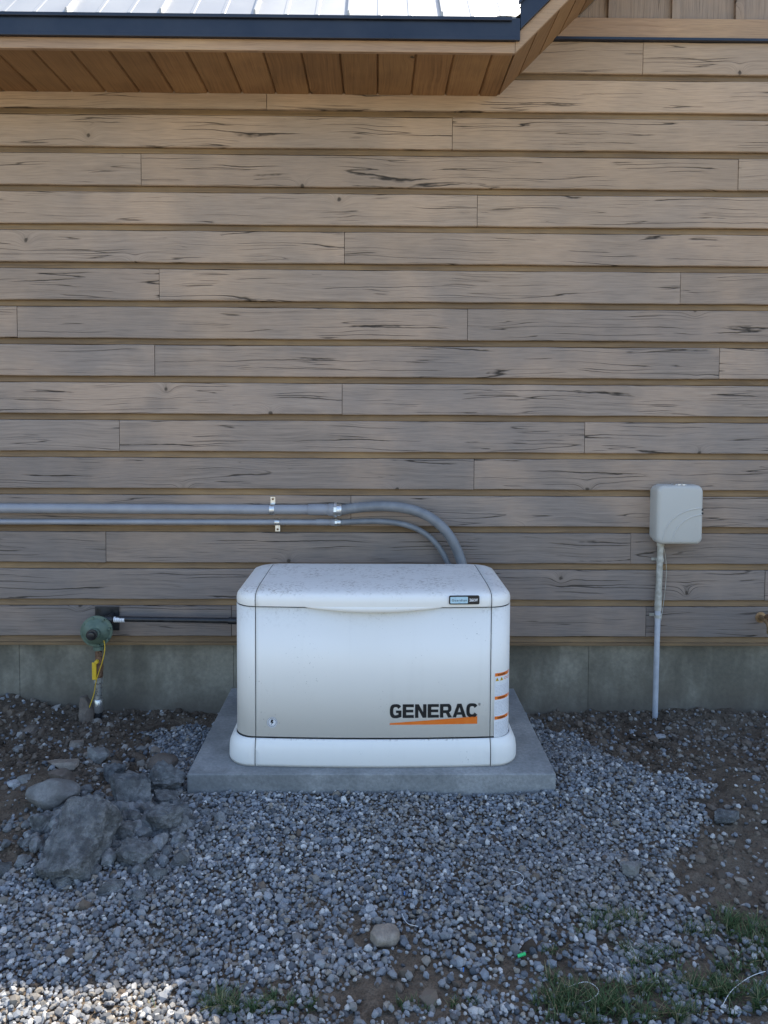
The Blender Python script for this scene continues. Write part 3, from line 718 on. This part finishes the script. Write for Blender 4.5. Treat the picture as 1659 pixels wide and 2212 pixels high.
LE=[[(0,0),(.98,0),(.98,.21),(.31,.21),(.31,.40),(.93,.40),(.93,.60),(.31,.60),(.31,.79),(.98,.79),(.98,1),(0,1)]]
LN=[[(0,0),(.29,0),(.29,.60),(.68,0),(1,0),(1,1),(.71,1),(.71,.40),(.32,1),(0,1)]]
LA=[[(-.08,0),(.22,0),(.30,.19),(.74,.19),(.82,0),(1.12,0),(.70,1),(.34,1)],[(.38,.38),(.66,.38),(.52,.76)]]
LR=[[(0,0),(.29,0),(.29,.33),(.52,.33),(.72,0),(1.06,0),(.80,.38),(.93,.45),(1,.56),(1,.76),(.93,.92),(.80,1),(0,1)],[(.29,.54),(.29,.79),(.66,.79),(.71,.74),(.71,.59),(.66,.54)]]
LC=[arc(.52,.52,32,328)+[(.72,.34)]+list(reversed(arc(.22,.30,40,320)))+[(.72,.66)]]
LG=[arc(.52,.52,32,285)+[(.72,.0),(1.0,.08),(1.0,.55),(.52,.55),(.52,.37),(.73,.37),(.73,.24)]+list(reversed(arc(.22,.30,40,300)))+[(.72,.66)]]
spl=[]; xo=0
for L,w in ((LG,1),(LE,.98),(LN,1),(LE,.98),(LR,1.04),(LA,1.08),(LC,1)):
    for s_ in L: spl.append([(xo+(.04 if L is LA else 0)+a*.92,b_) for a,b_ in s_])
    xo+=w*.92+.10
me=curve_mesh(spl)
YD=YFc+.01
lx0=P(842,1533,YD).x; lx1=P(1031,1533,YD).x; lz1=P(936,1518.5,YD).z; lz0=P(936,1549,YD).z
place(me,'lettering',M_black,lx0,lx1,lz0,lz1,door,lambda X,Z:front_y(X,.0016))
place(text_mesh("®"),'trademark_symbol',M_black,P(1033,1520,YD).x,P(1038,1520,YD).x,P(1033,1524,YD).z,P(1033,1518.5,YD).z,door,lambda X,Z:front_y(X,.0016))
wz0=P(936,1563,YD).z; strip(lx0,lx1,wz0,P(936,1559.5,YD).z,.0016,16,P(1031,1547,YD).z).obj('logo_wedge',M_orange,door)
sc_=P(588,1560,YD); rr=.0225
def disc(r0,r1,n=36):
    o_=[(r1*math.cos(2*math.pi*i/n),r1*math.sin(2*math.pi*i/n)) for i in range(n)]
    return [o_] if r0==0 else [o_,[(r0/r1*a,r0/r1*b_) for a,b_ in o_]]
place(curve_mesh(disc(0,1)),'seal',M_label,sc_.x-rr,sc_.x+rr,sc_.z-rr,sc_.z+rr,door,lambda X,Z:front_y(X,.0014))
dd=curve_mesh([s_ for s_ in disc(.94,1)]+[s_ for s_ in disc(.56,.6)])
place(dd,'seal_ring',M_grey,sc_.x-rr,sc_.x+rr,sc_.z-rr,sc_.z+rr,door,lambda X,Z:front_y(X,.0020))
dash=[]
for i in range(22):
    a=2*math.pi*i/22
    dash.append([(math.cos(a+s_)*q,math.sin(a+s_)*q) for s_,q in ((-.08,.70),(.08,.70),(.08,.84),(-.08,.84))])
q=rr*.845
place(curve_mesh(dash),'seal_text',M_black,sc_.x-q,sc_.x+q,sc_.z-q,sc_.z+q,door,lambda X,Z:front_y(X,.0020))
bolt=[[(.3,1),(.75,1),(.55,.62),(.8,.62),(.25,0),(.42,.45),(.15,.45)]]
place(curve_mesh(bolt),'lightning_symbol',M_black,sc_.x-.0075,sc_.x+.0075,sc_.z-.012,sc_.z+.012,door,lambda X,Z:front_y(X,.0022))
# badge on lid
yb=front_y(GX+.3)-.013
b0=P(970,1296,yb).x; b1=P(1036,1296,yb).x; bz1=P(1003,1287,yb).z; bz0=P(1003,1306,yb).z
LB=lambda off: (lambda X,Z: front_y(X,.0095+off))
def rrect(w,h,r_,n=6):
    pts=[]
    for cx,cy,a0 in ((w-r_,r_,-90),(w-r_,h-r_,0),(r_,h-r_,90),(r_,r_,180)):
        for i in range(n+1): t=math.radians(a0+90*i/n); pts.append((cx+r_*math.cos(t),cy+r_*math.sin(t)))
    return pts
W=b1-b0;Hh=bz1-bz0
badge=place(curve_mesh([rrect(W,Hh,.006)]),'badge',M_black,b0,b1,bz0,bz1,lido,LB(.003))
sd=badge.modifiers.new('t','SOLIDIFY'); sd.thickness=.004; sd.offset=0
place(curve_mesh([rrect(W*.58,Hh*.76,.003)]),'badge_panel',M_blue,b0+W*.04,b0+W*.62,bz0+Hh*.13,bz1-Hh*.13,badge,LB(.0058))
place(text_mesh("Guardian",.01,1.25),'badge_text',M_black,b0+W*.09,b0+W*.58,bz0+Hh*.36,bz0+Hh*.62,badge,LB(.0064))
place(text_mesh("26kW",.03),'badge_text',M_label,b0+W*.67,b0+W*.95,bz0+Hh*.33,bz0+Hh*.68,badge,LB(.0062))
# warning label
yl=YG+.06
w0=P(1066,1500,yl).x; w1=GX+BA-.006; wz1=P(1080,1450,yl).z; wzb=P(1080,1588,yl).z
wm=strip(w0,w1,wzb,wz1,.0012,14).obj('warning_label',M_label,gen)
def addstrip(m,x0,x1,z0,z1,off,n=8,mi=0):
    v=[];f=[]
    for i in range(n+1):
        X=x0+(x1-x0)*i/n; v+=[(X,front_y(X,off),z0),(X,front_y(X,off),z1)]
    for i in range(n): f.append((2*i,2*i+2,2*i+3,2*i+1))
    m.add(v,f,mi)
HL=wz1-wzb
for t in (.0,.36,.67):
    m=MB(); addstrip(m,w0+.002,w1-.001,wz1-HL*t-.014-.001,wz1-HL*t-.001,.0018); m.obj('label_header',M_orange,wm)
for s0,s1 in ((.20,.35),(.45,.66),(.77,.985)):
    m=MB(); t=s0
    while t<s1:
        x_=w0+.004
        while x_<w1-.006:
            L=random.uniform(.004,.012); addstrip(m,x_,min(x_+L,w1-.003),wz1-HL*t-.0011,wz1-HL*t,.0018,2); x_+=L+.0022
        t+=.021
    m.obj('label_text',M_grey,wm)
for t in (.0,.36,.67):
    place(text_mesh("WARNING",.02),'label_heading',M_black,w0+.014,w0+.05,wz1-HL*t-.0125,wz1-HL*t-.0045,wm,lambda X,Z:front_y(X,.0024))
for i in range(2):
    place(curve_mesh([[(0,0),(1,0),(.5,1)]]),'warning_symbol',M_yel,w0+.004+i*.02,w0+.020+i*.02,wz1-.035,wz1-.019,wm,lambda X,Z:front_y(X,.0018))
    place(curve_mesh([[(0,0),(.3,0),(.3,1),(0,1)]]),'warning_mark',M_black,w0+.011+i*.02,w0+.013+i*.02,wz1-.032,wz1-.0245,wm,lambda X,Z:front_y(X,.0024))
for i in range(2):
    place(curve_mesh(disc(.7,1,20)),'prohibition_symbol',M_orange,w0+.044+i*.014,w0+.056+i*.014,wz1-.034,wz1-.022,wm,lambda X,Z:front_y(X,.0018))
# ---------------------------------------------------------------- conduits
def bez(p0,p1,p2,p3,n=28):
    out=[]
    for i in range(n+1):
        t=i/n; out.append(p0*(1-t)**3+p1*3*t*(1-t)**2+p2*3*t*t*(1-t)+p3*t**3)
    return out
def conduit(yl_,yr_,rad,cx0,cx1,sx_,strap_up,end,mid,yoff,label):
    e=empty('electrical_conduit',(0,0,0),label,"electrical conduit","grey conduits strapped along the siding")
    Yc=YS-rad-yoff
    a=P(0,yl_,Yc); b_=P(cx0,yr_,Yc); dv=(b_-a).normalized(); a=a-dv*3.5
    m=MB(); m.tube([a,b_+dv*.02],rad,24)
    m.obj('pipe',M_conduit,e)
    c1=P(cx1,yr_+.5,Yc)
    m=MB(); dl=(c1-b_); m.tube([b_-dl*0.9,b_-dl*.85,b_+dl*.0],[rad*1.1,rad*1.17,rad*1.17],24); m.tube([b_,b_+dl*.25,b_+dl*.26,b_+dl*.6],[rad*1.15,rad*1.15,rad*1.3,rad*1.3],24)
    m.obj('coupling',M_conduit,e)
    m=MB()
    m.tube([b_+dl*.55,b_+dl*.56,b_+dl*.72,b_+dl*.73],[rad*1.2,rad*1.5,rad*1.5,rad*1.25],10,smooth=False); m.tube([b_+dl*.73,b_+dl*.95,b_+dl],[rad*1.28,rad*1.28,rad*1.1],24)
    m.obj('locknut',M_zinc,e)
    m=MB(); pts=bez(c1,mid[0],mid[1],end)
    dense=[]
    for i in range(len(pts)-1):
        for q in range(6): dense.append(pts[i].lerp(pts[i+1],q/6))
    dense.append(pts[-1]); rads=[rad*1.04*(1+.012*(i%3-1)) for i in range(len(dense))]
    m.tube([c1-dv*.02]+dense,[rad*1.0]+rads,24); m.obj('flexible_hose',M_flex,e)
    s_=P(sx_,yl_+(yr_-yl_)*sx_/max(cx0,1),Yc); hw=.013
    m=MB(); v=[];f=[];n=20; prof=[]
    side=1 if strap_up else -1
    for i in range(n+1):
        t=math.pi*i/n; prof.append((Yc-(rad+.0015)*math.sin(t), s_.z-side*(rad+.0015)*math.cos(t)))
    prof=[(YS-.001,s_.z-side*(rad+.0015))]+prof+[(YS-.003,s_.z+side*(rad+.003)),(YS-.003,s_.z+side*(rad+.038))]
    for (y_,z_) in prof:
        v+=[(s_.x-hw,y_,z_),(s_.x+hw,y_,z_)]
    for i in range(len(prof)-1): f.append((2*i,2*i+1,2*i+3,2*i+2))
    m.add(v,f,0,None,False)
    o=m.obj('strap',M_zinc,e); sd=o.modifiers.new('t','SOLIDIFY'); sd.thickness=.0018; sd.offset=0
    zc=s_.z+side*(rad+.027)
    m=MB(); m.lathe([(0,.006),(.003,.006),(.005,.003)],(s_.x,YS-.004,zc),(0,-1,0),10); m.obj('screw',M_rust,o)
    return e
conduit(1098,1101,.0262,700,738,588,True,P(1006,1262,-.135),(P(885,1078,-.10),P(985,1100,-.14)),.004,"thick grey plastic conduit with flexible end curving behind generator")
conduit(1127,1128,.0148,708,736,599,False,P(984,1262,-.10),(P(880,1120,-.075),P(945,1128,-.10)),.004,"thin grey plastic conduit running below a thicker one")
# ---------------------------------------------------------------- gas line
gas=empty('gas_line',(0,0,0),"black gas pipe with green regulator and yellow shutoff valve","gas line")
Yg=-.13
m=MB(); a=P(206,1310,YS-.004);b_=P(258,1361,YS-.004); m.box((a.x,YS-.010,b_.z),(b_.x,YS-.002,a.z))
for cx,cz in ((.012,.012),(b_.x-a.x-.012,.012),(.012,a.z-b_.z-.012),(b_.x-a.x-.012,a.z-b_.z-.012)): m.lathe([(0,.005),(.004,.004)],(a.x+cx,YS-.010,b_.z+cz),(0,-1,0),8)
m.obj('mounting_plate',M_blkpipe,gas,.001)
p0=P(232,1338,Yg); p1=P(262,1337,Yg); p2=P(512,1341,Yg)
m=MB(); m.tube([p0,p1,p2,p2+Vector((.25,.0,0))],.0145,20); m.tube([p0-Vector((.012,0,0)),p0+Vector((.03,0,0))],.02,20); m.tube([P(494,1341,Yg),P(515,1341,Yg)],.019,20)
m.tube([p0,p0+Vector((0,.09,0))],.014,16)
m.obj('pipe',M_blkpipe,gas)
m=MB(); q0=P(247,1338,Yg);q1=P(270,1338,Yg); m.tube([q0,q1],.0158,20); t_=m.obj('pipe_tag',M_label,gas)
m=MB()
for i in range(4): 
    x_=q0.x+.006+i*.0115; m.tube([Vector((x_,Yg,q0.z)),Vector((x_+.0025,Yg,q0.z))],.0161,20)
m.obj('tag_print',M_grey,t_)
rc=P(209,1363,Yg-.03)
m=MB()
m.lathe([(-.055,.03),(-.04,.055),(-.012,.066),(-.006,.068),(-.004,.082),(.008,.082),(.010,.070),(.016,.064),(.030,.052),(.038,.036),(.041,.030),(.060,.029),(.063,.026)],rc,(0.12,-1,.0),40)
for i in range(8):
    t=2*math.pi*i/8+.2; m.lathe([(-.01,.006),(.016,.006)],rc+Vector((.074*math.cos(t),-.004,.074*math.sin(t))),(0,-1,0),6)
m.tube([rc+Vector((.02,.02,.03)),p0+Vector((-.005,-.0,.0))],[.026,.022],16)
m.tube([rc+Vector((0,.02,-.04)),rc+Vector((.004,.02,-.085)),rc+Vector((.004,.02,-.086)),rc+Vector((.004,.02,-.105))],[.03,.024,.03,.03],16)
reg=m.obj('regulator',M_green,gas,0,2,True)
m=MB(); m.lathe([(0,.028),(.012,.028),(.013,.020),(.03,.019),(.032,.012)],rc+Vector((-.001,-.062,.0)),(0.12,-1,0),24); m.obj('vent_cap',M_blkpipe,reg,0,2,True)
Yr=Yg-.012
def Q(x_,y_): return P(x_,y_,Yr)
m=MB(); m.tube([Q(212,1400),Q(213,1418)],.013,14); m.tube([Q(213,1408),Q(213,1416)],.019,6,smooth=False); m.tube([Q(213,1418),Q(214,1430),Q(214,1462)],[.017,.021,.02],16); m.tube([Q(214,1438),Q(214,1444)],.024,8,smooth=False); m.obj('pipe_fitting',M_rust,gas)
m=MB(); a=Q(209,1445); m.box((a.x-.0135,a.y-.034,a.z-.048),(a.x+.0105,a.y-.028,a.z+.046)); m.lathe([(0,.012),(.02,.010)],(Q(213,1426).x,a.y-.018,Q(213,1426).z),(0,-1,0),10); m.obj('valve_handle',M_yel,gas,.004)
m=MB(); m.tube([Q(213,1462),Q(213,1464),Q(213,1474),Q(213,1476)],[.018,.025,.025,.02],8,smooth=False); m.tube([Q(213,1476),Q(213,1512)],.0175,18); m.tube([Q(213,1510),Q(213,1512),Q(213,1536),Q(213,1538)],[.02,.0235,.0235,.02],18); m.obj('union',M_zinc,gas)
m=MB(); m.tube([Q(213,1537),Q(213,1545)],.021,8,smooth=False); m.tube([Q(213,1545),Q(213,1590)],.019,16); m.obj('riser',M_blkpipe,gas)
m=MB(); m.tube(bez(P(222,1378,Yr-.03),P(238,1410,Yr-.03),P(206,1455,Yr-.05),P(205,1490,Yr-.03))+bez(P(205,1490,Yr-.03),P(200,1515,Yr-.03),P(188,1535,Yr-.04),P(184,1562,Yr-.04))[1:],.0025,8); m.obj('tracer_wire',M_yel,gas)
# ---------------------------------------------------------------- utility box
ub=empty('utility_box',(0,0,0),"beige plastic utility box on siding with riser pipe below","utility box")
Yb=-.15
c0=P(1418,1176,Yb);c1=P(1521,1050,Yb); BW_=c1.x-c0.x; BH_=c1.z-c0.z; cx=(c0.x+c1.x)/2;cz=(c0.z+c1.z)/2
def rloft(m,lev,cx,cz,arch=0,mi=0):
    rows=[]
    for (w,h,r_,y_) in lev:
        pts=[(a-w/2,b_-h/2) for a,b_ in rrect(w,h,r_,8)]
        rows.append([(cx+a,y_,cz+b_+(arch*(1-(a/(w/2))**2)*(1 if b_>0 else -.35) )) for a,b_ in pts])
    n=len(rows[0]); v=[p for r_ in rows for p in r_]; f=[]
    for i in range(len(rows)-1):
        for k in range(n): f.append((i*n+k,i*n+(k+1)%n,(i+1)*n+(k+1)%n,(i+1)*n+k))
    f.append(tuple(range((len(rows)-1)*n,len(rows)*n)))
    m.add(v,[tuple(reversed(q)) for q in f],mi,None,True)
m=MB(); rloft(m,[(BW_-.014,BH_-.016,.03,YS+.001),(BW_-.014,BH_-.016,.03,Yb+.07)],cx-.004,cz,.006); m.obj('box_back',M_box,ub,0,2,True)
m=MB(); rloft(m,[(BW_,BH_,.032,Yb+.075),(BW_,BH_,.032,Yb+.018),(BW_-.006,BH_-.006,.032,Yb+.008),(BW_-.018,BH_-.018,.030,Yb+.001),(BW_-.036,BH_-.036,.026,Yb-.002)],cx,cz,.007); cov=m.obj('cover',M_box,ub,0,2,True)
def A2(x_,y_): return P(x_,y_,Yb-.0015)
m=MB(); m.tube(bez(A2(1432,1168),A2(1436,1130),A2(1462,1102),A2(1514,1098)),.0036,8); m.obj('cover_ridge',M_box,cov)
m=MB(); m.tube(bez(A2(1452,1171),A2(1456,1140),A2(1478,1116),A2(1516,1112)),.0036,8); m.obj('cover_ridge',M_box,cov)
for yy in (1101,1109):
    m=MB(); m.lathe([(0,.006),(.003,.006),(.004,.0035)],P(1517,yy,Yb-.0+.004),(.2,-1,0),12); m.obj('cover_screw',M_blkpipe,cov)
m=MB(); t_=P(1466,1050,Yb+.05); m.box((t_.x-.03,Yb+.02,t_.z-.002),(t_.x+.03,Yb+.08,t_.z+.012)); m.box((t_.x-.018,Yb+.016,t_.z+.002),(t_.x-.004,Yb+.0195,t_.z+.014));m.box((t_.x+.006,Yb+.016,t_.z+.002),(t_.x+.02,Yb+.0195,t_.z+.014)); m.obj('hinge',M_zinc,ub,.002)
Yp=-.075
pa=P(1427,1170,Yp);pb=P(1421,1318,Yp);pc=P(1414,1575,Yp)
m=MB(); m.tube([pa,pb],.0165,20); m.tube([pb-(pb-pa).normalized()*.10,pb],.0185,20); m.tube([pa,pa.lerp(pb,.06)],.020,20); o=m.obj('riser_pipe',M_boxpipe,ub); o["label"]="weathered upper riser pipe"
m=MB(); m.tube([pb-(pb-pa).normalized()*.002,pb+(pc-pb)*.1],.0155,20);m.tube([pb+(pc-pb)*.1,pc],.0148,20); m.obj('riser_pipe',M_boxpipe2,ub)
for s_ in (pa.lerp(pb,.27),pb+(pc-pb)*.05):
    m=MB(); m.tube([s_-Vector((0,0,.008)),s_+Vector((0,0,.008))],.0192,20); m.box((s_.x-.034,YS-.006,s_.z-.008),(s_.x+.034,YS-.001,s_.z+.008)); m.obj('strap',M_boxpipe,ub,.001)
m=MB(); m.tube(bez(P(1433,1180,Yp-.005),P(1446,1230,Yp+.02),P(1436,1280,Yp+.02),P(1428,1340,Yp)),.0016,6); m.obj('wire',M_boxpipe,ub)
# ---------------------------------------------------------------- faucet
fa=empty('outdoor_faucet',(0,0,0),"rusty brass hose faucet projecting from the siding","faucet")
fc=P(1655,1340,-.10)
m=MB(); m.lathe([(0,.03),(.004,.03),(.006,.016),(.05,.014)],(fc.x,YS,fc.z),(0,-1,0),20); m.tube([fc,fc+Vector((.0,-.03,-.012)),fc+Vector((0,-.045,-.045))],[.016,.015,.014],14); m.tube([fc+Vector((0,-.045,-.04)),fc+Vector((0,-.045,-.06))],.018,14); m.obj('faucet_body',M_brass,fa)
m=MB(); hc=fc+Vector((0,-.045,.035)); m.tube([fc,hc],.007,10)
m.tube([hc+Vector((.028*math.cos(t*math.pi/10),0.0-.02*math.sin(t*math.pi/10),.018*math.sin(t*math.pi/10))) for t in range(21)],.006,8); m.tube([hc-Vector((.028,0,0)),hc+Vector((.028,0,0))],.005,8); m.obj('faucet_handle',M_rust,fa)
# ---------------------------------------------------------------- litter
p=G(1126,2094,0); z_=h1(p.x,p.y)+.018; m=MB(); m.tube([(p.x-.011,p.y-.002,z_),(p.x+.012,p.y+.004,z_+.003)],.0045,10); o=m.obj('plastic_scrap',M_gplas); top(o,"bright green plastic scrap lying on gravel","litter")
def strg(pts,label):
    L=[]
    for a,b_ in pts: q=G(a,b_,0); L.append(Vector((q.x,q.y,h1(q.x,q.y)+.021)))
    out=[]
    for i in range(len(L)-1):
        p0_=L[max(i-1,0)];p1_=L[i];p2_=L[i+1];p3_=L[min(i+2,len(L)-1)]
        for k_ in range(8):
            t=k_/8; out.append(.5*((2*p1_)+(p2_-p0_)*t+(2*p0_-5*p1_+4*p2_-p3_)*t*t+(3*p1_-p0_-3*p2_+p3_)*t**3))
    m=MB(); m.tube(out,.0009,6); o=m.obj('string',M_string); top(o,label,"string","white strings dropped on the gravel")
strg([(1098,1905),(1118,1908),(1130,1920),(1124,1936),(1108,1942)],"short curled white string on gravel")
strg([(1225,2160),(1262,2150),(1285,2158),(1292,2172),(1275,2185),(1262,2190)],"white string tangled in grass and gravel")
strg([(868,2000),(880,2022),(905,2030)],"thin pale thread lying on gravel")
strg([(1560,2205),(1580,2170),(1620,2140),(1655,2130)],"long white string lying across grass")
for a,b_ in ((873,1948),(1210,1757),(1000,2120)):
    p=G(a,b_,0); z_=h1(p.x,p.y)+.014; m=MB(); m.tube([(p.x,p.y-.006,z_),(p.x+.002,p.y+.006,z_+.002)],.002,8); o=m.obj('plastic_scrap',M_bplas); top(o,"tiny blue plastic scrap on gravel","litter")
# ---------------------------------------------------------------- light
sd_=Vector((1.22,1.57,3.5)).normalized()
sl_=bpy.data.lights.new('sun','SUN'); sl_.energy=9.0; sl_.angle=math.radians(.5); sl_.color=(1,.92,.80)
so=bpy.data.objects.new('sun',sl_); col.objects.link(so); so.rotation_euler=(-sd_).to_track_quat('-Z','Y').to_euler()
w=bpy.data.worlds.new("World"); sc.world=w; w.use_nodes=True; nt=w.node_tree
bg=nt.nodes['Background']; sky=nt.nodes.new('ShaderNodeTexSky'); sky.sky_type='NISHITA'; sky.sun_disc=False
sky.sun_elevation=math.asin(sd_.z); sky.sun_rotation=math.atan2(sd_.x,sd_.y)
nt.links.new(sky.outputs[0],bg.inputs[0]); bg.inputs[1].default_value=.38
sc.view_settings.view_transform='Standard'; sc.view_settings.look='None'; sc.view_settings.exposure=0
